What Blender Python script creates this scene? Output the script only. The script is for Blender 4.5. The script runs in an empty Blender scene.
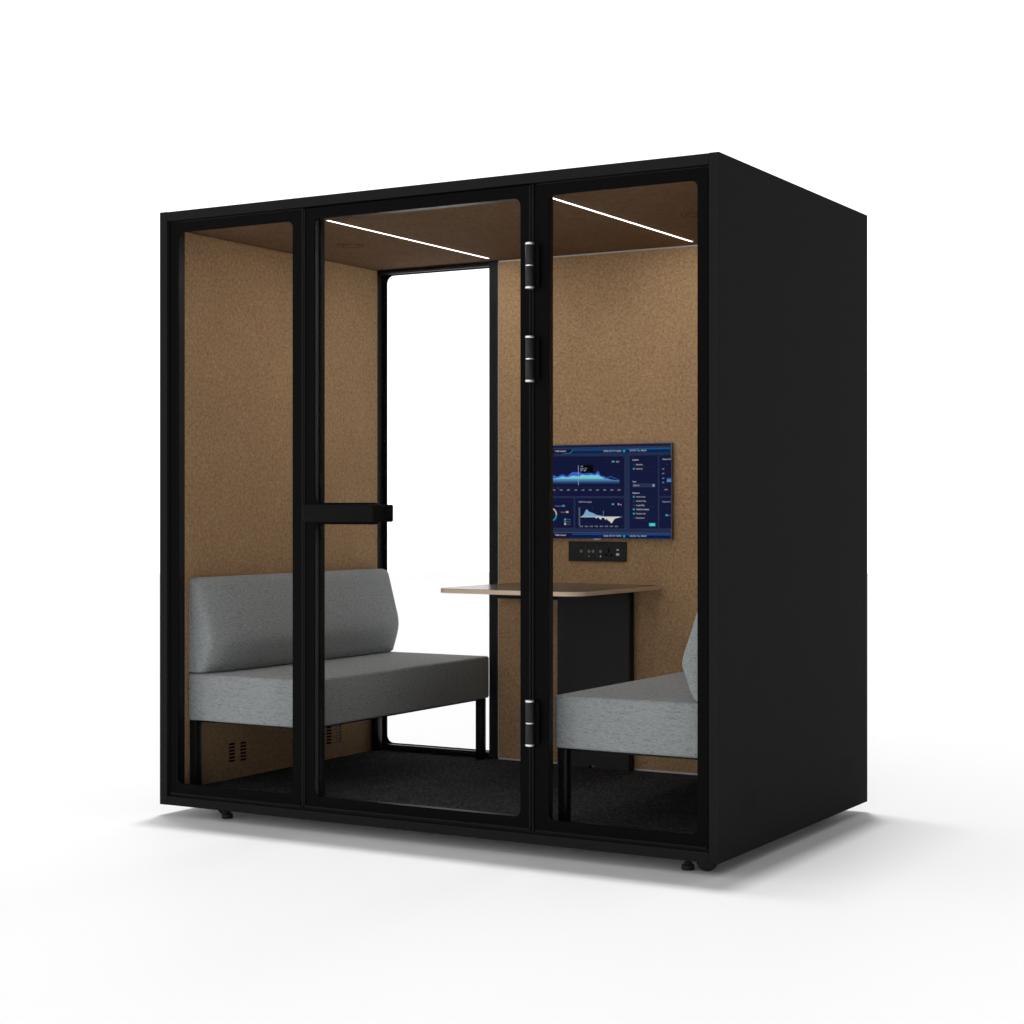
import bpy, bmesh, math, random
from mathutils import Vector, Matrix

random.seed(7)
S = bpy.context.scene
COL = S.collection

# ------------------------------------------------------------------ materials
def mat(name, color, rough=0.6, spec=0.3, metal=0.0):
    m = bpy.data.materials.new(name)
    m.use_nodes = True
    b = m.node_tree.nodes['Principled BSDF']
    b.inputs['Base Color'].default_value = (*color, 1)
    b.inputs['Roughness'].default_value = rough
    b.inputs['Specular IOR Level'].default_value = spec
    b.inputs['Metallic'].default_value = metal
    return m

def nodes(m):
    nt = m.node_tree
    return nt, nt.nodes['Principled BSDF']

def noise(nt, vec, scale, detail=4, rough=0.6, dist=0.0):
    n = nt.nodes.new('ShaderNodeTexNoise')
    n.inputs['Scale'].default_value = scale
    n.inputs['Detail'].default_value = detail
    n.inputs['Roughness'].default_value = rough
    n.inputs['Distortion'].default_value = dist
    nt.links.new(vec, n.inputs['Vector'])
    return n

def ramp(nt, fac, stops):
    r = nt.nodes.new('ShaderNodeValToRGB')
    e = r.color_ramp.elements
    while len(e) < len(stops):
        e.new(0.5)
    for i, (p, c) in enumerate(stops):
        e[i].position = p
        e[i].color = (*c, 1)
    nt.links.new(fac, r.inputs['Fac'])
    return r

def mixc(nt, a, b, fac=0.5, mode='MULTIPLY'):
    m = nt.nodes.new('ShaderNodeMix')
    m.data_type = 'RGBA'
    m.blend_type = mode
    m.inputs[0].default_value = fac
    nt.links.new(a, m.inputs[6])
    nt.links.new(b, m.inputs[7])
    return m.outputs[2]

def bump(nt, b, h, strength, dist):
    n = nt.nodes.new('ShaderNodeBump')
    n.inputs['Strength'].default_value = strength
    n.inputs['Distance'].default_value = dist
    nt.links.new(h, n.inputs['Height'])
    nt.links.new(n.outputs['Normal'], b.inputs['Normal'])

def objco(nt, scale=(1, 1, 1)):
    t = nt.nodes.new('ShaderNodeTexCoord')
    mp = nt.nodes.new('ShaderNodeMapping')
    mp.inputs['Scale'].default_value = scale
    nt.links.new(t.outputs['Object'], mp.inputs['Vector'])
    return mp.outputs['Vector']

# felt / cork acoustic lining
def felt(name, c1, c2, c3, scale=95):
    m = mat(name, c2, 0.95, 0.05)
    nt, b = nodes(m)
    v = objco(nt)
    n1 = noise(nt, v, scale, 3, 0.65, 0.6)
    n2 = noise(nt, v, scale * 3.4, 2, 0.7)
    n3 = noise(nt, v, 6, 2, 0.5)
    r = ramp(nt, n1.outputs['Fac'], [(0.32, c1), (0.5, c2), (0.68, c3)])
    r2 = ramp(nt, n2.outputs['Fac'], [(0.3, (0.80, 0.80, 0.80)), (0.7, (1.2, 1.2, 1.2))])
    r3 = ramp(nt, n3.outputs['Fac'], [(0.3, (0.95, 0.95, 0.95)), (0.7, (1.04, 1.04, 1.04))])
    c = mixc(nt, r.outputs['Color'], r2.outputs['Color'], 0.8)
    c = mixc(nt, c, r3.outputs['Color'], 1.0)
    nt.links.new(c, b.inputs['Base Color'])
    bump(nt, b, n1.outputs['Fac'], 0.35, 0.003)
    return m

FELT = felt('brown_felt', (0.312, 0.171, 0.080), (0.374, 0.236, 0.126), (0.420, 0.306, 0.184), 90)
FELT_SHADED = felt('brown_felt_shaded', (0.130, 0.077, 0.040), (0.163, 0.099, 0.055), (0.196, 0.124, 0.072), 75)  # same felt with the ceiling's shade put into its colour

def black(name, v, rough, spec, grain=0.12, scale=900):
    m = mat(name, (v, v, v), rough, spec)
    nt, b = nodes(m)
    co = objco(nt)
    n = noise(nt, co, scale, 2, 0.5)
    lo, hi = v * (1 - grain), v * (1 + grain)
    r = ramp(nt, n.outputs['Fac'], [(0.3, (lo, lo, lo)), (0.7, (hi, hi, hi))])
    nt.links.new(r.outputs['Color'], b.inputs['Base Color'])
    return m

SHELL = black('black_powder_coat', 0.0156, 0.85, 0.04, 0.04)
PRINT = black('black_printed_glass_border', 0.0035, 0.6, 0.03, 0.05)
PROFILE = black('black_aluminium_profile', 0.011, 0.4, 0.18, 0.05)
JOINT = black('black_joint_strip', 0.011, 0.6, 0.06, 0.05)
REVEAL_SHEEN = black('door_reveal_sheen', 0.055, 0.4, 0.25, 0.05)  # profile black lifted to grey, painting the reflection on the reveal
RUBBER = black('black_rubber', 0.012, 0.6, 0.25)
LEG = black('black_steel_tube', 0.006, 0.35, 0.15, 0.05)
HANDLE = mat('black_brushed_handle', (0.010, 0.010, 0.0095), 0.6, 0.04)
nt, b = nodes(HANDLE)
n = noise(nt, objco(nt, (8, 60, 500)), 1.0, 4, 0.6)
r = ramp(nt, n.outputs['Fac'], [(0.3, (0.0045, 0.0045, 0.0042)), (0.7, (0.0090, 0.0090, 0.0085))])
nt.links.new(r.outputs['Color'], b.inputs['Base Color'])
DARK = mat('slot_black', (0.0035, 0.003, 0.0028), 0.9, 0.02)
SLOTLIT = mat('vent_light_through', (0.45, 0.45, 0.44), 0.5, 0.3)  # pale colour painting light that comes through the slots from outside
HINGEM = mat('hinge_black_satin', (0.014, 0.014, 0.0135), 0.3, 0.22)
CHROME = mat('hinge_silver_cap', (0.80, 0.80, 0.80), 0.28, 0.5, 0.85)
TRIM = mat('silver_edge_trim', (0.55, 0.55, 0.53), 0.45, 0.5, 0.3)
PEDM = black('black_pedestal_panel', 0.030, 0.6, 0.15, 0.05, 300)
PLATE = mat('socket_plate_black', (0.021, 0.021, 0.021), 0.55, 0.12)
PLATE_MARK = mat('socket_mark_grey', (0.16, 0.16, 0.155), 0.5, 0.3)
PLATE_LITE = mat('socket_usb_grey', (0.55, 0.55, 0.53), 0.4, 0.4)
PLATE_LINE = mat('socket_seam_grey', (0.07, 0.07, 0.068), 0.5, 0.3)

# carpet
CARPET = mat('dark_carpet', (0.03, 0.03, 0.031), 1.0, 0.02)
nt, b = nodes(CARPET)
v = objco(nt)
n1 = noise(nt, v, 120, 4, 0.8)
n2 = noise(nt, v, 14, 3, 0.6)
r = ramp(nt, n1.outputs['Fac'], [(0.36, (0.012, 0.0125, 0.0135)), (0.52, (0.048, 0.049, 0.052)), (0.68, (0.135, 0.138, 0.146))])
r2 = ramp(nt, n2.outputs['Fac'], [(0.3, (0.88, 0.88, 0.88)), (0.7, (1.08, 1.08, 1.08))])
nt.links.new(mixc(nt, r.outputs['Color'], r2.outputs['Color'], 1.0), b.inputs['Base Color'])
bump(nt, b, n1.outputs['Fac'], 0.6, 0.006)

# melange fabric
FABRIC = mat('grey_melange_fabric', (0.33, 0.35, 0.35), 0.95, 0.08)
nt, b = nodes(FABRIC)
v1 = objco(nt, (60, 60, 240)); v2 = objco(nt, (230, 230, 230)); v3 = objco(nt, (110, 110, 380))
a = noise(nt, v1, 1.0, 3, 0.7); c = noise(nt, v2, 1.0, 2, 0.6); d = noise(nt, v3, 1.0, 3, 0.7)
ra = ramp(nt, a.outputs['Fac'], [(0.30, (0.50, 0.50, 0.50)), (0.43, (0.93, 0.93, 0.93)), (0.68, (1.13, 1.13, 1.13))])
rd = ramp(nt, d.outputs['Fac'], [(0.30, (0.62, 0.62, 0.62)), (0.42, (0.94, 0.94, 0.94)), (0.70, (1.08, 1.08, 1.08))])
rc = ramp(nt, c.outputs['Fac'], [(0.3, (0.238, 0.254, 0.255)), (0.7, (0.350, 0.372, 0.373))])
col = mixc(nt, rc.outputs['Color'], ra.outputs['Color'], 0.85)
col = mixc(nt, col, rd.outputs['Color'], 0.6)
nt.links.new(col, b.inputs['Base Color'])
b.inputs['Sheen Weight'].default_value = 0.15
bump(nt, b, c.outputs['Fac'], 0.3, 0.0015)

# table
TOPM = mat('dark_walnut_laminate', (0.06, 0.05, 0.043), 0.25, 0.9)
nt, b = nodes(TOPM)
n = noise(nt, objco(nt, (6, 60, 60)), 1.0, 5, 0.6, 0.4)
r = ramp(nt, n.outputs['Fac'], [(0.3, (0.062, 0.050, 0.040)), (0.7, (0.105, 0.086, 0.070))])
nt.links.new(r.outputs['Color'], b.inputs['Base Color'])
EDGEM = mat('plywood_edge', (0.5, 0.36, 0.26), 0.6, 0.2)
nt, b = nodes(EDGEM)
n = noise(nt, objco(nt, (9, 9, 700)), 1.0, 3, 0.6)
r = ramp(nt, n.outputs['Fac'], [(0.3, (0.60, 0.45, 0.33)), (0.7, (0.86, 0.68, 0.51))])
nt.links.new(r.outputs['Color'], b.inputs['Base Color'])

# glass: clear, coated against reflections
GLASS = bpy.data.materials.new('clear_coated_glass')
GLASS.use_nodes = True
nt = GLASS.node_tree
nt.nodes.clear()
o = nt.nodes.new('ShaderNodeOutputMaterial')
t = nt.nodes.new('ShaderNodeBsdfTransparent'); t.inputs['Color'].default_value = (0.99, 0.99, 0.99, 1)
g = nt.nodes.new('ShaderNodeBsdfGlossy'); g.inputs['Roughness'].default_value = 0.02
fr = nt.nodes.new('ShaderNodeFresnel'); fr.inputs['IOR'].default_value = 1.03
mx = nt.nodes.new('ShaderNodeMixShader')
nt.links.new(fr.outputs[0], mx.inputs[0]); nt.links.new(t.outputs[0], mx.inputs[1]); nt.links.new(g.outputs[0], mx.inputs[2])
nt.links.new(mx.outputs[0], o.inputs['Surface'])

def emit(name, color, strength):
    m = bpy.data.materials.new(name)
    m.use_nodes = True
    nt = m.node_tree
    nt.nodes.clear()
    o = nt.nodes.new('ShaderNodeOutputMaterial')
    e = nt.nodes.new('ShaderNodeEmission')
    e.inputs['Color'].default_value = (*color, 1)
    e.inputs['Strength'].default_value = strength
    nt.links.new(e.outputs[0], o.inputs['Surface'])
    return m
LED = emit('led_strip_light', (1.0, 1.0, 0.99), 108.0)

# floor
GROUND = mat('white_studio_floor', (0.872, 0.872, 0.875), 0.6, 0.1)

# ------------------------------------------------------------------ mesh helpers
def obj(name, bm, mats, parent=None, smooth=None):
    me = bpy.data.meshes.new(name)
    bmesh.ops.recalc_face_normals(bm, faces=bm.faces)
    bm.to_mesh(me)
    bm.free()
    for m in (mats if isinstance(mats, (list, tuple)) else [mats]):
        me.materials.append(m)
    o = bpy.data.objects.new(name, me)
    COL.objects.link(o)
    if parent is not None:
        o.parent = parent
        # geometry is modelled in world coordinates; move it into the thing's frame
        w = parent
        off = Vector((0, 0, 0))
        while w is not None:
            off += w.location
            w = w.parent
        me.transform(Matrix.Translation(-off))
    if smooth:
        for p in me.polygons:
            p.use_smooth = True
        me.set_sharp_from_angle(angle=math.radians(smooth))
    return o

def thing(name, label, cat, loc, group=None):
    o = bpy.data.objects.new(name, None)
    o.empty_display_size = 0.1
    COL.objects.link(o)
    o.location = loc
    o['label'] = label
    o['category'] = cat
    if group:
        o['group'] = group
    return o

def box(bm, x0, x1, y0, y1, z0, z1, bev=0.0, seg=2, mi=0):
    b = bmesh.new()
    vs = [b.verts.new(p) for p in ((x0, y0, z0), (x1, y0, z0), (x1, y1, z0), (x0, y1, z0), (x0, y0, z1), (x1, y0, z1), (x1, y1, z1), (x0, y1, z1))]
    for f in ((0, 1, 2, 3), (4, 5, 6, 7), (0, 1, 5, 4), (1, 2, 6, 5), (2, 3, 7, 6), (3, 0, 4, 7)):
        b.faces.new([vs[i] for i in f])
    if bev:
        bmesh.ops.bevel(b, geom=b.edges[:], offset=bev, segments=seg, profile=0.5, affect='EDGES')
    for f in b.faces:
        f.material_index = mi
    join(bm, b)

def join(bm, b):
    me = bpy.data.meshes.new('tmp')
    b.to_mesh(me)
    b.free()
    bm.from_mesh(me)
    bpy.data.meshes.remove(me)

def cyl(bm, c, r, h, axis='z', seg=32, bev=0.0, mi=0, r2=None):
    b = bmesh.new()
    bmesh.ops.create_cone(b, cap_ends=True, segments=seg, radius1=r, radius2=r if r2 is None else r2, depth=h)
    if bev:
        es = [e for e in b.edges if len(e.link_faces) == 2 and any(len(f.verts) > 4 for f in e.link_faces)]
        bmesh.ops.bevel(b, geom=es, offset=bev, segments=3, profile=0.5, affect='EDGES')
    rot = {'z': Matrix(), 'x': Matrix.Rotation(math.pi / 2, 4, 'Y'), 'y': Matrix.Rotation(math.pi / 2, 4, 'X')}[axis]
    b.transform(Matrix.Translation(c) @ rot)
    for f in b.faces:
        f.material_index = mi
    join(bm, b)

def rrect(x0, x1, z0, z1, r, n=8):
    pts = []
    for cx, cz, a0 in ((x1 - r, z1 - r, 0), (x0 + r, z1 - r, 90), (x0 + r, z0 + r, 180), (x1 - r, z0 + r, 270)):
        for i in range(n + 1):
            a = math.radians(a0 + 90 * i / n)
            pts.append((cx + r * math.cos(a), cz + r * math.sin(a)))
    return pts

def ring(bm, outer, inner, y0, y1, r, mi=0, ro=0.002):
    """flat frame in the xz plane: outer rectangle, rounded opening, real thickness"""
    a = rrect(*outer, ro)
    c = rrect(*inner, max(r, 0.0005))
    b = bmesh.new()
    L = []
    for pts in (a, c):
        for y in (y0, y1):
            L.append([b.verts.new((p[0], y, p[1])) for p in pts])
    n = len(a)
    ao, ab, co, cb = L
    for i in range(n):
        j = (i + 1) % n
        b.faces.new((ao[i], ao[j], co[j], co[i]))
        b.faces.new((ab[i], cb[i], cb[j], ab[j]))
        b.faces.new((ao[i], ab[i], ab[j], ao[j]))
        b.faces.new((co[i], co[j], cb[j], cb[i]))
    for f in b.faces:
        f.material_index = mi
    join(bm, b)

def prism(bm, pts, lo, hi, axis='y', mi=0, bev=0.0, seg=3):
    """closed outline extruded between lo and hi. axis y: pts (x,z); axis z: pts (x,y)"""
    b = bmesh.new()
    P = (lambda p, t: (p[0], t, p[1])) if axis == 'y' else (lambda p, t: (p[0], p[1], t))
    A = [b.verts.new(P(p, lo)) for p in pts]
    B = [b.verts.new(P(p, hi)) for p in pts]
    n = len(pts)
    f1 = b.faces.new(A)
    f2 = b.faces.new(B)
    for i in range(n):
        b.faces.new((A[i], A[(i + 1) % n], B[(i + 1) % n], B[i]))
    if bev:
        es = list(f1.edges) + list(f2.edges)
        bmesh.ops.bevel(b, geom=es, offset=bev, segments=seg, profile=0.5, affect='EDGES')
    for f in b.faces:
        f.material_index = mi
    join(bm, b)

NB = bmesh.new
W, D, ZB, ZT = 2.261, 1.388, 0.0405, 2.247       # booth footprint, underside, top
XI0, XI1 = 0.062, 2.199                          # lining faces
YI0, YI1 = 0.070, 1.340
ZC, ZL = 0.095, 2.182                            # carpet, ceiling lining

# ------------------------------------------------------------------ ground
bm = NB()
vs = [bm.verts.new(p) for p in [(1 + 26 * math.cos(math.radians(3 * k)), 1 + 26 * math.sin(math.radians(3 * k)), 0) for k in range(120)]]
bm.faces.new(vs)
g = obj('floor', bm, GROUND)
g['kind'] = 'structure'
g['label'] = 'seamless white studio floor under the booth'

# ------------------------------------------------------------------ booth
booth = thing('meeting_booth', 'black soundproof office booth with glass front, hinged glass door and brown felt lining', 'office booth', (W / 2, D / 2, 0))

def side(x0, x1):
    bm = NB()
    box(bm, x0, x1, 0, D, ZB, ZT, 0.0015, 2)
    o = obj('side_panel', bm, SHELL, booth)
    return o
sp_l = side(0, 0.0345)
sp_r = side(W - 0.0345, W)
bm = NB(); box(bm, 0.035, W - 0.035, 0.0005, D, 2.212, ZT - 0.001, 0.0012); roof = obj('roof_panel', bm, SHELL, booth)
bm = NB(); box(bm, 0.035, W - 0.035, 0.0005, D, ZB + 0.0005, 0.073, 0.0012); base = obj('base_panel', bm, SHELL, booth)
bm = NB(); box(bm, 0.675, W - 0.035, 1.376, D - 0.001, 0.0735, 2.2115, 0.001); obj('back_panel', bm, SHELL, booth)

UNDER = mat('underside_bounce_grey', (0.55, 0.55, 0.55), 0.6, 0.3)
bm = NB(); box(bm, 0.04, W - 0.04, 0.035, D - 0.035, ZB - 0.0015, ZB + 0.0003); obj('bounce_plate', bm, UNDER, base)  # added unseen reflector, lightens the contact shadow on the floor

# linings
bm = NB(); box(bm, 0.035, XI0, YI0, 1.3395, ZC, ZL - 0.003); ll = obj('wall_lining', bm, FELT, booth)
bm = NB(); box(bm, XI1, W - 0.035, YI0, 1.3395, ZC, ZL - 0.003); lr = obj('wall_lining', bm, FELT, booth)
bm = NB(); box(bm, 0.677, XI1 - 0.001, YI1, 1.3755, ZC + 0.005, ZL - 0.005); lb = obj('wall_lining', bm, FELT, booth)
bm = NB(); box(bm, 0.0355, W - 0.0355, YI0, 1.3755, ZL, 2.2115); ceil = obj('ceiling_lining', bm, FELT_SHADED, booth)
bm = NB(); box(bm, 0.0355, W - 0.0355, 0.030, 1.3755, 0.0735, ZC - 0.0005); carpet = obj('carpet', bm, CARPET, booth)

bm = NB(); box(bm, 0.0355, W - 0.0355, 0.0165, 0.0295, 0.0735, ZC - 0.001); obj('threshold', bm, JOINT, booth)

# silver trims round the back lining
bm = NB()
box(bm, 0.677, XI1 - 0.002, 1.3365, 1.3395, ZL - 0.0065, ZL - 0.0015)
box(bm, 0.677, XI1 - 0.002, 1.3365, 1.3395, ZC, ZC + 0.0065)
box(bm, 0.6745, 0.677, 1.3365, 1.3395, ZC + 0.007, ZL - 0.007)
obj('edge_trim', bm, TRIM, lb)

# fixed glass panels in the front
def fixed(x0, x1, ox0, ox1, back):
    bm = NB()
    z0, z1 = 0.0805, 2.205
    ring(bm, (x0, x1, z0, z1), (ox0, ox1, 0.123, 2.167), 0.011, 0.0155, 0.022)
    for args in back:
        box(bm, *args, 0.0008, 1, 1)
    # raised lip along the bottom
    box(bm, x0 + 0.004, x1 - 0.004, 0.0075, 0.0108, z0 + 0.001, z0 + 0.007, 0, 2, 2)
    f = obj('fixed_window', bm, [PRINT, PROFILE, JOINT], booth)
    bm = NB()
    box(bm, ox0 - 0.005, ox1 + 0.005, 0.0160, 0.0190, 0.118, 2.172)
    obj('pane', bm, GLASS, f)
    return f
fixed(0.0405, 0.650, 0.079, 0.609, [
    (0.0355, XI0, 0.0195, 0.0695, 0.096, 2.2110), (0.0630, 0.6490, 0.0195, 0.0600, 0.096, 0.1150), (0.0630, 0.6490, 0.0195, 0.0600, 2.183, 2.2110),
    (0.6130, 0.6490, 0.0195, 0.0690, 0.1155, 2.1825)])
fixed(1.6005, 2.2200, 1.652, 2.1835, [
    (XI1, W - 0.0355, 0.0195, 0.0695, 0.096, 2.2110), (1.6020, XI1 - 0.0005, 0.0195, 0.0600, 0.096, 0.1150), (1.6020, XI1 - 0.0005, 0.0195, 0.0600, 2.183, 2.2110),
    (1.6020, 1.6505, 0.0195, 0.0450, 0.1155, 2.1825)])
# slim jamb posts in the joints beside the door
for x0, x1 in ((0.6525, 0.6585), (1.5915, 1.5975)):
    bm = NB(); box(bm, x0, x1, 0.006, 0.060, 0.0805, 2.2105, 0.0012); obj('jamb', bm, JOINT, booth)

# door
bm = NB()
DX0, DX1, OX0, OX1 = 0.6615, 1.5885, 0.707, 1.5475
ring(bm, (DX0, DX1, 0.0835, 2.2065), (OX0, OX1, 0.124, 2.167), 0.0080, 0.0125, 0.026)
for (x0, x1, y0, y1) in ((DX0 + 0.001, 0.7065, 0.0165, 0.0330), (DX0 + 0.001, 0.7000, 0.0335, 0.0430), (DX0 + 0.001, 0.7120, 0.0435, 0.0640),
                         (1.5490, DX1 - 0.001, 0.0165, 0.0640)):
    box(bm, x0, x1, y0, y1, 0.086, 2.204, 0.001, 2, 3 if x1 == 0.7065 else 1)
box(bm, 0.709, 1.5485, 0.0165, 0.060, 0.0865, 0.1200, 0.001, 1, 1)
box(bm, 0.709, 1.5485, 0.0165, 0.060, 2.1690, 2.2035, 0.001, 1, 1)
# lips round the door edge
box(bm, DX0 + 0.003, DX1 - 0.003, 0.0045, 0.0078, 0.0845, 0.0905, 0, 2, 2)
box(bm, DX1 - 0.006, DX1 - 0.001, 0.0045, 0.0078, 0.0910, 2.2030, 0, 2, 2)
box(bm, DX0 + 0.001, DX0 + 0.006, 0.0045, 0.0078, 0.0910, 2.2030, 0, 2, 2)
door = obj('door', bm, [PRINT, PROFILE, JOINT, REVEAL_SHEEN], booth)
bm = NB(); box(bm, OX0 - 0.004, OX1 + 0.004, 0.0130, 0.0160, 0.120, 2.171); obj('pane', bm, GLASS, door)
# black lock band across the glass, filleted into the frame
def band_outline():
    z0, z1, r = 1.087, 1.163, 0.026
    p = []
    for i in range(9):
        a = math.radians(90 * i / 8)
        p.append((0.7075 + r - r * math.cos(a), z1 + r - r * math.sin(a)))
    for i in range(7):
        a = math.radians(90 - 90 * i / 6)
        p.append((0.985 - 0.02 + 0.02 * math.cos(a), z1 - 0.02 + 0.02 * math.sin(a)))
    for i in range(7):
        a = math.radians(-90 * i / 6)
        p.append((0.985 - 0.02 + 0.02 * math.cos(a), z0 + 0.02 + 0.02 * math.sin(a)))
    for i in range(9):
        a = math.radians(90 - 90 * i / 8)
        p.append((0.7075 + r - r * math.cos(a), z0 - r + r * math.sin(a)))
    return p
bm = NB(); prism(bm, band_outline(), 0.0085, 0.0125, 'y'); obj('lock_band', bm, PRINT, door)
bm = NB(); box(bm, 0.704, 1.006, -0.060, 0.0078, 1.096, 1.156, 0.006, 4); obj('door_handle', bm, HANDLE, door, 40)
bm = NB(); box(bm, 0.704, 1.006, 0.0165, 0.066, 1.096, 1.156, 0.006, 4); obj('door_handle', bm, HANDLE, door, 40)
for z0 in (1.863, 1.557, 0.364):
    bm = NB()
    h = 0.150
    zc = z0 + h / 2
    x, y, r = 1.594, -0.012, 0.0145
    cyl(bm, (x, y, zc - h / 4 + 0.001), r, h / 2 - 0.010, bev=0.001)
    cyl(bm, (x, y, zc + h / 4 - 0.001), r, h / 2 - 0.010, bev=0.001)
    cyl(bm, (x, y, zc), r * 0.97, 0.004, mi=1)
    cyl(bm, (x, y, z0 + 0.003), r * 1.04, 0.008, bev=0.002, mi=1)
    cyl(bm, (x, y, z0 + h - 0.003), r * 1.04, 0.008, bev=0.002, mi=1)
    box(bm, x - 0.004, x + 0.030, -0.004, 0.0040, z0 + 0.006, z0 + h - 0.006, 0.001, 1, 2)  # dark leaf plate, also painting the shadow beside the barrel
    obj('hinge', bm, [HINGEM, CHROME, PRINT], door, 35)

# rear window
bm = NB()
ring(bm, (0.0355, 0.6735, 0.0740, 2.2110), (0.084, 0.650, 0.1220, 2.160), 1.3800, 1.3850, 0.034)
for args in ((0.0355, 0.0640, 1.3400, 1.3750, 0.096, 2.1810), (0.6350, 0.6735, 1.3300, 1.3750, 0.096, 2.1810),
             (0.0645, 0.6345, 1.3380, 1.3750, 0.0960, 0.1120), (0.0645, 0.6345, 1.3450, 1.3750, 0.1125, 0.1190),
             (0.0645, 0.6345, 1.3380, 1.3750, 2.1680, 2.1810), (0.0645, 0.6345, 1.3450, 1.3750, 2.1640, 2.1675)):
    box(bm, *args, 0.001, 1, 1)
rw = obj('rear_window', bm, [PRINT, PROFILE], booth)
bm = NB(); box(bm, 0.080, 0.650, 1.3755, 1.3795, 0.116, 2.172); obj('pane', bm, GLASS, rw)

# ceiling light strips and vents
VENTD = mat('vent_slot_brown', (0.045, 0.03, 0.02), 0.9, 0.05)
for x in (0.672, 1.596):
    bm = NB(); box(bm, x - 0.0042, x + 0.0042, 0.135, 1.262, ZL - 0.0008, ZL - 0.0002); obj('light_strip', bm, LED, ceil)
for x in (0.388, W - 0.388):
    bm = NB()
    cyl(bm, (x, 0.68, ZL - 0.001), 0.060, 0.0016, seg=64)
    for k in range(16):
        a = math.radians(22.5 * k + 8)
        for rr, L in ((0.034, 0.0045), (0.050, 0.0065)):
            b2 = NB()
            box(b2, -0.0016, 0.0016, -L, L, 0, 0.0012)
            b2.transform(Matrix.Translation((x, 0.68, ZL - 0.0024)) @ Matrix.Rotation(a, 4, 'Z') @ Matrix.Translation((rr, 0, 0)))
            for f in b2.faces:
                f.material_index = 1
            join(bm, b2)
    obj('ceiling_vent', bm, [FELT_SHADED, VENTD], ceil)

# slotted vents low in the side linings
def slots(parent, xw, sgn):
    for yc, zo, lit in ((0.345, 0.011, 0), (0.415, 0.008, 0), (0.982, 0.009, 0), (1.050, 0.009, 1)):
        bm = NB()
        for k in range(6):
            z = 0.154 + zo + k * 0.0130
            xa, xb = sorted((xw + sgn * 0.0004, xw + sgn * 0.0012))
            box(bm, xa, xb, yc - 0.017, yc + 0.017, z - 0.0036, z + 0.0036)
            if lit:
                xc, xd = sorted((xw + sgn * 0.0012, xw + sgn * 0.0020))
                for q in range(3):
                    box(bm, xc, xd, yc - 0.014 + q * 0.008, yc - 0.010 + q * 0.008, z - 0.0015, z + 0.0032, 0, 1, 1)
        obj('wall_vent', bm, [DARK, SLOTLIT], parent)
slots(ll, XI0, 1)
slots(lr, XI1, -1)
# perforated grilles outside
def grille(parent, xw, sgn):
    for y0 in (0.190, 1.105):
        bm = NB()
        for i in range(6):
            for j in range(7):
                y = y0 + 0.008 + i * 0.0195
                z = 0.160 + j * 0.0115
                xa, xb = sorted((xw + sgn * 0.0002, xw + sgn * 0.0007))
                box(bm, xa, xb, y - 0.0070, y + 0.0070, z - 0.0018, z + 0.0018)
        obj('vent_grille', bm, PERF, parent)
PERF = mat('perforation_dark', (0.0125, 0.0125, 0.0125), 0.8, 0.05)
grille(sp_r, W, 1)
grille(sp_l, 0, -1)

# feet and castors
for x, y in ((0.262, 0.072), (2.128, 0.062), (0.240, 1.30), (2.128, 1.30)):
    bm = NB()
    cyl(bm, (x, y, 0.0085), 0.0208, 0.017, bev=0.003)
    cyl(bm, (x, y, 0.0210), 0.0130, 0.008, bev=0.002)
    cyl(bm, (x, y, 0.0325), 0.0065, 0.016)
    obj('levelling_foot', bm, RUBBER, base, 40)
for x, y in ((0.197, 0.140), (2.188, 0.075), (0.160, 1.12), (2.150, 1.10)):
    bm = NB()
    cyl(bm, (x, y, 0.0345), 0.0345, 0.028, 'y', bev=0.006, seg=40)
    box(bm, x - 0.022, x + 0.022, y - 0.020, y - 0.0145, 0.028, 0.0404, 0.001, 1)
    box(bm, x - 0.022, x + 0.022, y + 0.0145, y + 0.020, 0.028, 0.0404, 0.001, 1)
    obj('caster', bm, RUBBER, base, 40)

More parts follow.
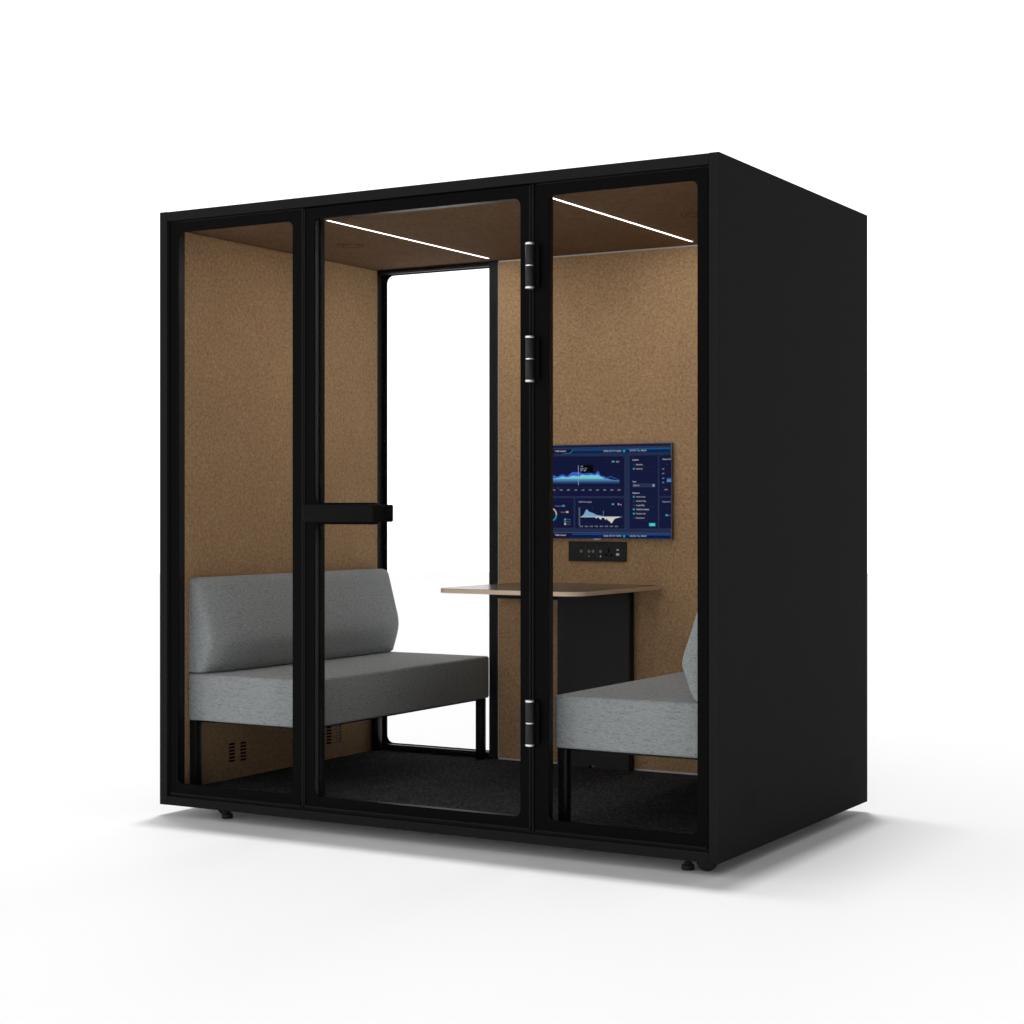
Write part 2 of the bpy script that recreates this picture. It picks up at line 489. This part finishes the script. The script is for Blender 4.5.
# ------------------------------------------------------------------ benches
SY0, SY1 = 0.084, 1.336
def bench(x0, x1, sgn, label):
    """x0: wall side, x1: open side"""
    t = thing('upholstered_bench', label, 'bench', ((x0 + x1) / 2, (SY0 + SY1) / 2, ZC), 'grey upholstered benches facing each other')
    a, b = sorted((x0, x1))
    bm = NB(); box(bm, a, b, SY0, SY1, 0.350, 0.5250, 0.010, 4); seat = obj('seat', bm, FABRIC, t, 60)
    # back cushion: wedge profile lofted along the bench, thinner towards its ends
    P = [(0.000, 0.5265), (0.092, 0.5265), (0.104, 0.532), (0.117, 0.565), (0.130, 0.604), (0.1360, 0.628), (0.1378, 0.646), (0.1365, 0.664), (0.1315, 0.690), (0.122, 0.722),
         (0.109, 0.765), (0.096, 0.806), (0.084, 0.845), (0.076, 0.868), (0.065, 0.8795), (0.048, 0.884), (0.020, 0.884), (0.006, 0.880), (0.000, 0.868)]
    L = SY1 - SY0 - 0.014
    st = [(0.000, 0.60, 0.012), (0.0015, 0.68, 0.007), (0.006, 0.74, 0.003), (0.014, 0.785, 0.001), (0.030, 0.835, 0), (0.060, 0.885, 0), (0.120, 0.94, 0), (0.22, 0.99, 0), (0.40, 1.0, 0)]
    st = st + [(L - q, f, e_) for q, f, e_ in reversed([(q, 0.5 * (f + 1) if q > 0.01 else f + 0.12, e_) for q, f, e_ in st])]
    bm = NB()
    rows = []
    zm = 0.70
    for q, f, e_ in st:
        def ff(z):
            return f if q > L / 2 else max(0.2, f - (1 - f) * abs(z - 0.645) / 0.15 * 0.93)
        rows.append([bm.verts.new((x0 + sgn * (0.001 + 1.02 * d * ff(z)), SY0 + 0.007 + q, z - math.copysign(e_, z - zm) if z > zm else max(z, z + e_ * 0.5))) for d, z in P])
    for r0, r1 in zip(rows, rows[1:]):
        for i in range(len(P)):
            j = (i + 1) % len(P)
            bm.faces.new((r0[i], r0[j], r1[j], r1[i]))
    bm.faces.new(rows[0]); bm.faces.new(rows[-1])
    obj('backrest', bm, FABRIC, t, 55)
    bm = NB()
    box(bm, a + 0.03, b - 0.03, SY0 + 0.03, SY1 - 0.03, 0.341, 0.3495, 0.001, 1)
    obj('seat_frame', bm, LEG, t)
    for xc in (x0 + sgn * 0.019, x1 - sgn * 0.026):
        for yc in (SY0 + 0.024, SY1 - 0.030):
            bm = NB()
            box(bm, xc - 0.0165, xc + 0.0165, yc - 0.0165, yc + 0.0165, ZC, 0.3490, 0.003, 2)
            obj('leg', bm, LEG, t, 40)
    return t
bench(XI0 + 0.001, 0.635, 1, 'grey fabric bench on black legs in front of the clear rear window')
bench(XI1 - 0.001, 1.633, -1, 'grey fabric bench on black legs in front of the black table support')

# ------------------------------------------------------------------ table
t = thing('wall_table', 'wall-mounted table with dark top, pale plywood edge and rounded corners on black panel support', 'table', (1.125, 1.0, ZC))
def table_outline(ins=0.0):
    x0, x1, y0, y1, r = 0.800 + ins, 1.430 - ins, 0.640 + ins, 1.3395, 0.075 - ins
    p = [(x0, y1), (x0, y0 + r)]
    for i in range(1, 12):
        a = math.radians(180 + 90 * i / 12); p.append((x0 + r + r * math.cos(a), y0 + r + r * math.sin(a)))
    p.append((x0 + r, y0)); p.append((x1 - r, y0))
    for i in range(1, 12):
        a = math.radians(270 + 90 * i / 12); p.append((x1 - r + r * math.cos(a), y0 + r + r * math.sin(a)))
    p += [(x1, y0 + r), (x1, y1)]
    return p
bm = NB(); prism(bm, table_outline(), 0.8215, 0.8375, 'z', 0, 0.0008, 1); top = obj('table_top', bm, EDGEM, t)
bm = NB(); prism(bm, table_outline(0.0012), 0.8376, 0.8390, 'z', 0, 0.0003, 1); obj('laminate', bm, TOPM, top)
bm = NB()
box(bm, 0.978, 1.302, 1.300, 1.3360, 0.106, 0.8195, 0.001)
box(bm, 0.978, 1.118, 1.300, 1.3360, 0.0955, 0.1055)
box(bm, 1.146, 1.302, 1.300, 1.3360, 0.0955, 0.1055)
ped = obj('support_panel', bm, PEDM, t)
bm = NB(); box(bm, 1.3030, 1.3085, 1.2985, 1.3360, 0.0960, 0.8190, 0.001); obj('panel_edge', bm, LEG, ped)
bm = NB(); box(bm, 0.690, 0.9765, 1.3030, 1.3360, 0.770, 0.7880, 0.001); obj('bracket', bm, LEG, t)

# ------------------------------------------------------------------ wall screen
YS = 1.318
TX0, TX1, TZ0, TZ1 = 0.800, 1.4830, 1.0220, 1.4040
tv = thing('wall_screen', 'flat wall screen showing a dark blue traffic dashboard with charts', 'screen', ((TX0 + TX1) / 2, 1.335, TZ0))
BODY = mat('screen_case_grey', (0.11, 0.11, 0.105), 0.4, 0.4)
SCRB = mat('screen_bezel_black', (0.01, 0.01, 0.012), 0.3, 0.3)
bm = NB(); box(bm, TX0, TX1, YS, 1.3355, TZ0, TZ1, 0.0015, 2); case = obj('screen_case', bm, BODY, tv)
bm = NB(); box(bm, 1.135, 1.167, YS + 0.001, YS + 0.012, TZ0 - 0.005, TZ0 - 0.0003, 0.0008, 1); obj('indicator_tab', bm, PLATE_LITE, case)

# everything shown on the screen: flat coloured shapes of one lit panel, in a 1000 x 560 design grid
SW, SH = TX1 - TX0 - 0.005, TZ1 - TZ0 - 0.005
def sp(u, v, k):
    return (TX0 + 0.0015 + SW * u / 1000, YS - 0.0004 - 0.00012 * k, TZ1 - 0.0025 - SH * v / 560)
screen_mats, screen_idx = [], {}
def sm(c, s=1.0):
    key = (c, s)
    if key not in screen_idx:
        lin = tuple(((x / 255 + 0.055) / 1.055) ** 2.4 if x > 10 else x / 255 / 12.92 for x in c)
        screen_idx[key] = len(screen_mats)
        screen_mats.append(emit('screen_colour', lin, s * 0.93))
    return screen_idx[key]
scr = NB()
def poly(pts, c, k=1):
    f = scr.faces.new([scr.verts.new(sp(u, v, k)) for u, v in pts])
    f.material_index = sm(c)
def rect(u0, v0, u1, v1, c, k=1):
    poly([(u0, v0), (u1, v0), (u1, v1), (u0, v1)], c, k)
def words(u, v, s, h, c=(165, 165, 172), k=4, wx=1.0):
    cu = bpy.data.curves.new('t', 'FONT')
    cu.body = s
    cu.size = 1
    cu.offset = 0.012
    ob = bpy.data.objects.new('t', cu)
    me = bpy.data.meshes.new_from_object(ob)
    sx = h * wx
    idx = sm(c)
    vmap = [scr.verts.new(sp(u + p.co.x * sx, v - p.co.y * h, k)) for p in me.vertices]
    for p in me.polygons:
        try:
            f = scr.faces.new([vmap[i] for i in p.vertices])
            f.material_index = idx
        except ValueError:
            pass
    bpy.data.objects.remove(ob)
    bpy.data.curves.remove(cu)
    bpy.data.meshes.remove(me)
NAVY, PANEL, GREY = (22, 27, 60), (20, 25, 58), (36, 47, 77)
WHT = (168, 168, 172)
# artwork grid X 88..900 by Y 100..738 laid onto the panel
def G(X, Y):
    return (125.6 + 1.0207 * X - 4.77e-5 * X * X, -97.56 + 0.02338 * X - 1.18e-6 * X * X + 0.89537 * Y - 4.045e-5 * X * Y)
def gp(pts, c, k=1):
    poly([G(*p) for p in pts], c, k)
def gr(x0, y0, x1, y1, c, k=1):
    gp([(x0, y0), (x1, y0), (x1, y1), (x0, y1)], c, k)
def gw(X, Y, s_, h, c=WHT, k=4, w=None):
    """a line of writing, baseline at Y, stretched to width w"""
    u, v = G(X, Y)
    wx = 1.0
    if w:
        cu = bpy.data.curves.new('t', 'FONT'); cu.body = s_; cu.size = 1
        ob = bpy.data.objects.new('t', cu); me = bpy.data.meshes.new_from_object(ob)
        wid = max(p.co.x for p in me.vertices)
        bpy.data.objects.remove(ob); bpy.data.curves.remove(cu); bpy.data.meshes.remove(me)
        wx = w * 0.98 / (wid * h * 1.25)
    words(u, v, s_, h * 1.25, c, k, wx)
XE = 897
rect(0, 0, 1000, 560, GREY, 0)
rect(0, 0, 1000, 13, (24, 30, 66), 1)
rect(0, 13, 1000, 25, (44, 50, 78), 1)
rect(0, 25, 1000, 50, (14, 36, 84), 1)
poly([(340, 26), (1000, 26), (1000, 36), (334, 36)], (16, 70, 112), 2)
rect(720, 26, 1000, 30, (18, 100, 140), 3)
rect(0, 527, 1000, 530, (78, 78, 96), 1)
rect(0, 533, 1000, 560, (12, 26, 80), 1)
rect(330, 534, 1000, 542, (18, 74, 122), 2)
gp([(20, 134), (222, 132), (208, 158), (20, 160)], (20, 24, 58), 3)
gp([(20, 705), (222, 705), (208, 738), (20, 738)], (20, 24, 58), 3)
gp([(222, 132), (226, 132), (213, 159), (160, 165), (160, 161), (208, 156)], (20, 124, 144), 4)
for y in (150, 722):
    gw(103, y, 'Traffic Control', 11, (196, 196, 198), w=76)
    gw(436, y - (1 if y < 300 else -6), '8:06', 11, (170, 175, 185), w=30)
    gw(472, y - (1 if y < 300 else -6), '07/17/19', 11, (170, 175, 185), w=42)
    gw(519, y - (1 if y < 300 else -6), '10:04:4', 11, (170, 175, 185), w=35)
    q = y - (14 if y < 300 else 4)
    gr(569, q, 581, q + 14, (44, 168, 186), 4)
    gw(612, y - (5 if y < 300 else -7), 'UPDATED', 10, (170, 175, 185), w=44)
    gw(663, y - (5 if y < 300 else -7), 'Thu', 10, (170, 175, 185), w=20)
    gw(690, y - (5 if y < 300 else -7), '08:04', 10, (170, 175, 185), w=36)
gr(-30, 180, 575, 452, PANEL); gr(-30, 465, 230, 668, PANEL); gr(241, 466, 575, 672, PANEL)
gp([(612, 176), (805, 172), (805, 672), (612, 672)], NAVY)
gp([(815, 172), (XE, 170), (XE, 450), (815, 451)], NAVY)
gr(815, 463, XE, 672, NAVY)
def curve(pts, n=10):
    out = []
    for i in range(len(pts) - 1):
        (a, b), (c, d) = pts[i], pts[i + 1]
        for j in range(n):
            t_ = j / n
            out.append((a + (c - a) * t_, b + (d - b) * (1 - math.cos(math.pi * t_)) / 2))
    out.append(pts[-1])
    return out
def area(top, base, c, k):
    for (u0, v0), (u1, v1) in zip(top, top[1:]):
        gp([(u0, v0), (u1, v1), (u1, base), (u0, base)], c, k)
blue = curve([(-20, 316), (40, 304), (88, 308), (118, 318), (152, 304), (184, 314), (225, 288), (262, 288), (300, 298), (345, 294), (375, 300), (396, 281), (418, 312), (440, 320), (452, 322)])
teal = curve([(-20, 330), (40, 316), (88, 332), (120, 328), (155, 318), (185, 324), (228, 312), (262, 317), (290, 306), (322, 310), (352, 306), (372, 310), (394, 304), (418, 320), (450, 336), (500, 342), (543, 346)])
area(blue, 334, (66, 92, 205), 2)
area(teal, 347, (112, 208, 206), 3)
tail = curve([(430, 316), (455, 326), (482, 318), (508, 328), (543, 342)], 8)
for (a0, b0), (a1, b1) in zip(tail, tail[1:]):
    gp([(a0, b0 - 2), (a1, b1 - 2), (a1, b1 + 3), (a0, b0 + 3)], (52, 90, 180), 2)
for i in range(10):
    f = i / 9
    c0, c1 = (96, 156, 200), (22, 32, 70)
    gr(-20, 332 + i * 3.9, 543 if i > 3 else (470 + 18 * i), 332 + (i + 1) * 3.9 + 0.2, tuple(int(c0[q] + (c1[q] - c0[q]) * f) for q in range(3)), 4)
gr(261, 242, 264.5, 378, (150, 155, 180), 6)
gr(269, 240, 365, 290, (8, 8, 10), 6)
gw(279, 253, '06', 9, k=7, w=15); gw(290, 268, '8,1', 9, k=7, w=12); gw(306, 268, '173', 9, k=7, w=15)
gr(276, 260, 287, 270, (70, 140, 200), 7); gw(275, 281, '0,1', 9, k=7, w=16); gw(300, 281, '80', 9, k=7, w=14)
for i in range(12):
    gw(-12 + 49.3 * i, 414, '%02d:0' % (2 * i), 9, (165, 165, 170), w=19)
gr(-20, 393, 548, 395, (38, 46, 84), 3); gr(118, 394, 130, 400, (50, 80, 110), 4)
gr(491, 210, 506, 221, (80, 150, 185), 3); gr(508, 214, 513, 217, WHT, 3); gw(520, 221, '(8)', 10, w=16); gw(539, 221, '1', 9)
# ring gauge
for a0, a1, c in ((-58, 0, (200, 170, 140)), (0, 75, (36, 150, 168)), (75, 302, (60, 110, 190))):
    steps = max(3, int(abs(a1 - a0) / 8))
    for i in range(steps):
        p = math.radians(a0 + (a1 - a0) * i / steps); q = math.radians(a0 + (a1 - a0) * (i + 1) / steps)
        gp([(66 + r_ * math.cos(t_), 578 + r_ * math.sin(t_)) for r_, t_ in ((42, p), (51, p), (51, q), (42, q))], c, 3)
gw(104, 523, 'Commute', 9, (120, 128, 155), w=44); gr(152, 512, 170, 524, (76, 140, 175), 3)
gw(143, 565, 'Baseline', 9, (120, 128, 155), w=32); gr(178, 554, 195, 566, (205, 170, 125), 3)
for i, (c, w_) in enumerate((((40, 165, 175), 'Data'), ((50, 140, 170), 'Survey'), ((205, 175, 135), 'Lot'))):
    gr(166, 604 + i * 16, 178, 616 + i * 16, c, 3); gw(182, 615 + i * 16, w_, 9, (90, 104, 145), w=28)
# flow chart
gw(262, 496, 'Traffic Flow Analysis', 10, (165, 168, 185), w=92)
gr(491, 501, 506, 512, (80, 150, 185), 3); gr(532, 500, 540, 513, WHT, 3); gw(544, 513, 'z', 10, w=14)
up = [(278, 592), (290, 586), (302, 572), (312, 550), (321, 541), (330, 552), (336, 560), (345, 560), (352, 565), (360, 566), (372, 572), (382, 578), (392, 580), (400, 583), (410, 583), (425, 588), (445, 592)]
area(up, 595, (120, 168, 205), 3)
gr(431, 552, 434.5, 594, (90, 130, 180), 3)
dn = [(375, 594), (385, 606), (390, 597), (400, 598), (416, 614), (422, 600), (430, 598), (440, 602), (448, 616), (455, 604), (465, 618), (475, 622), (483, 632), (489, 637), (496, 628), (504, 614), (515, 604), (530, 600), (545, 597)]
area(dn, 594, (208, 208, 202), 4)
gr(278, 591, 548, 595.5, (196, 196, 196), 5)
gw(553, 598, '2', 10, (120, 150, 190), w=7)
for i in range(10):
    gw(264, 538 + i * 12.4, '50', 7, (150, 155, 170), w=11)
for i in range(8):
    gw(273 + i * 34, 662, '0:10', 9, (158, 160, 172), w=21)
# right column
gw(631, 209, 'Location', 10.5, (192, 192, 192), w=42)
def tick(y, on): gr(635, y - 6, 647, y + 6, (40, 160, 172) if on else (44, 52, 88), 3)
def row(y, w_, on, wd, c=(172, 172, 176)):
    tick(y, on); gw(656, y + 5, w_, 10.5, c, w=wd); gr(640, y + 14, 785, y + 15.5, (34, 42, 80), 2)
row(236, 'Baseline', 0, 44); row(265, 'Interval', 1, 42)
gw(631, 358, 'Year', 10.5, (185, 185, 186), w=26); gr(631, 364, 788, 392, (38, 50, 80), 2); gw(637, 384, '2018-19', 10, (180, 180, 182), w=40); gr(768, 370, 784, 387, (138, 142, 150), 3)
gw(631, 435, 'Indicators', 10.5, (192, 192, 192), w=48)
for y, w_, on, wd in ((456, 'Vehicle Counts', 1, 62), (485, 'Incident Way', 0, 66), (514, 'Length Map', 0, 57), (542, 'Traffic Flow Analysis', 1, 86), (571, 'Weather Info', 1, 64), (600, 'Destination', 0, 56)):
    row(y, w_, on, wd, (190, 190, 192) if 'Flow' in w_ else (168, 168, 172))
gr(745, 635, 788, 657, (50, 182, 190), 3); gw(755, 650, 'Apply', 9.5, (170, 225, 228), w=25)
gw(836, 204, 'Weather Conditions'[:11], 10, (182, 182, 184), w=58)
for y in (266, 297, 330, 359):
    gw(835, y + 4, '60', 9.5, (140, 145, 165), w=13)
gr(867, 328, XE, 336, (40, 100, 156), 3); gr(867, 337, XE, 355, (70, 138, 185), 3)
gr(843, 388, 850, 392, (50, 80, 130), 3); gw(853, 410, 'Jan', 9, (170, 170, 174), w=19)
gw(836, 494, 'Regional Area'[:11], 10, (150, 155, 170), w=58)
gr(858, 576, 874, 588, (50, 160, 190), 3); gw(876, 587, 'nf', 9, (100, 112, 145), w=18)
obj('screen', scr, screen_mats, case)

# ------------------------------------------------------------------ socket panel
sk = thing('socket_panel', 'black wall plate with switches, three-pin power socket and usb ports below the screen', 'socket panel', (1.143, 1.3395, 0.968))
SX0, SX1, SZ0, SZ1 = 1.0135, 1.2745, 0.930, 1.0100
bm = NB(); box(bm, SX0, SX1, 1.3300, 1.3395, SZ0, SZ1, 0.0012, 2); pl = obj('wall_plate', bm, PLATE, sk)
def pX(f): return SX0 + (SX1 - SX0) * (f + 0.012)
def pZ(f): return SZ1 - (SZ1 - SZ0) * f
YP = 1.3299
for f in (0.285, 0.490):
    bm = NB(); box(bm, pX(f) - 0.0006, pX(f) + 0.0006, YP - 0.0005, YP, pZ(0.82), pZ(0.20)); obj('seam', bm, PLATE_LINE, pl)
for f in (0.215, 0.350, 0.423, 0.553):
    bm = NB(); cyl(bm, (pX(f), YP - 0.0008, pZ(0.50)), 0.0062, 0.0015, 'y', 24, 0.0004)
    obj('switch_button', bm, PLATE_MARK, pl, 40)
for f in (0.350, 0.553):
    bm = NB(); box(bm, pX(f) - 0.0022, pX(f) + 0.0022, YP - 0.0006, YP, pZ(0.80), pZ(0.70)); obj('indicator_light', bm, PLATE_MARK if f < 0.4 else PLATE_LITE, pl)
bm = NB()
box(bm, pX(0.695) - 0.0030, pX(0.695) + 0.0030, YP - 0.0006, YP, pZ(0.56), pZ(0.34))
box(bm, pX(0.655) - 0.0055, pX(0.655) + 0.0045, YP - 0.0006, YP, pZ(0.73), pZ(0.63))
box(bm, pX(0.735) - 0.0045, pX(0.735) + 0.0055, YP - 0.0006, YP, pZ(0.73), pZ(0.63))
obj('power_socket', bm, DARK, pl)
for z0, z1, w in ((0.44, 0.38, 0.0052), (0.70, 0.58, 0.0068)):
    bm = NB(); box(bm, pX(0.85) - w, pX(0.85) + w, YP - 0.0006, YP, pZ(z0), pZ(z1)); obj('usb_port', bm, PLATE_LITE, pl)

# ------------------------------------------------------------------ studio environment
w = bpy.data.worlds.new('World')
S.world = w
w.use_nodes = True
nt = w.node_tree
bg = nt.nodes['Background']
tc = nt.nodes.new('ShaderNodeTexCoord')
sx = nt.nodes.new('ShaderNodeSeparateXYZ')
nt.links.new(tc.outputs['Generated'], sx.inputs[0])
# bright white cyclorama low down, dimmer ceiling above
r = nt.nodes.new('ShaderNodeValToRGB')
e = r.color_ramp.elements
e[0].position = 0.10; e[0].color = (0.50, 0.50, 0.504, 1)
e[1].position = 0.70; e[1].color = (0.172, 0.172, 0.172, 1)
m_ = e.new(0.30); m_.color = (0.335, 0.335, 0.338, 1)
nt.links.new(sx.outputs['Z'], r.inputs['Fac'])
# the studio is dimmer to the right of the booth
r2 = nt.nodes.new('ShaderNodeValToRGB')
e = r2.color_ramp.elements
e[0].position = 0.15; e[0].color = (1, 1, 1, 1)
e[1].position = 0.85; e[1].color = (0.11, 0.11, 0.11, 1)
nt.links.new(sx.outputs['X'], r2.inputs['Fac'])
nt.links.new(mixc(nt, r.outputs['Color'], r2.outputs['Color'], 1.0), bg.inputs['Color'])
bg.inputs['Strength'].default_value = 3.2

def area_light(name, loc, target, sx_, sy_, power, color=(1, 1, 1)):
    l = bpy.data.lights.new(name, 'AREA')
    l.shape = 'RECTANGLE'
    l.size, l.size_y = sx_, sy_
    l.energy = power
    l.color = color
    o = bpy.data.objects.new(name, l)
    COL.objects.link(o)
    o.location = loc
    o.rotation_euler = (Vector(target) - Vector(loc)).to_track_quat('-Z', 'Y').to_euler()
    return o
# two overhead softboxes, high above, a little behind and to the left: one compact, one long
sb = area_light('key_softbox', (-2.6, 8.6, 100), (0, 0, 0), 4.0, 4.0, 38500)
sb.rotation_euler = (0, 0, 0)
sb = area_light('long_softbox', (-11.0, 8.6, 100), (0, 0, 0), 18.0, 5.0, 25000)
sb.rotation_euler = (0, 0, 0)

# ------------------------------------------------------------------ camera
cam = bpy.data.cameras.new('camera')
co = bpy.data.objects.new('camera', cam)
COL.objects.link(co)
co.location = (4.496, -5.117, 1.1357)
co.rotation_euler = (math.radians(90), 0, math.atan2(0.5029, 0.8647))
cam.sensor_width = 36
cam.lens = 36 * 1792 / 1024
cam.shift_y = -1.5 / 1024
cam.clip_end = 2000
S.camera = co

S.view_settings.view_transform = 'Standard'
S.view_settings.look = 'None'
S.view_settings.exposure = 0
S.view_settings.gamma = 1
S.view_settings.use_curve_mapping = False
S.cycles.max_bounces = 10
S.cycles.diffuse_bounces = 6
S.cycles.transparent_max_bounces = 24
S.cycles.use_denoising = True
S.cycles.sample_clamp_direct = 4.6
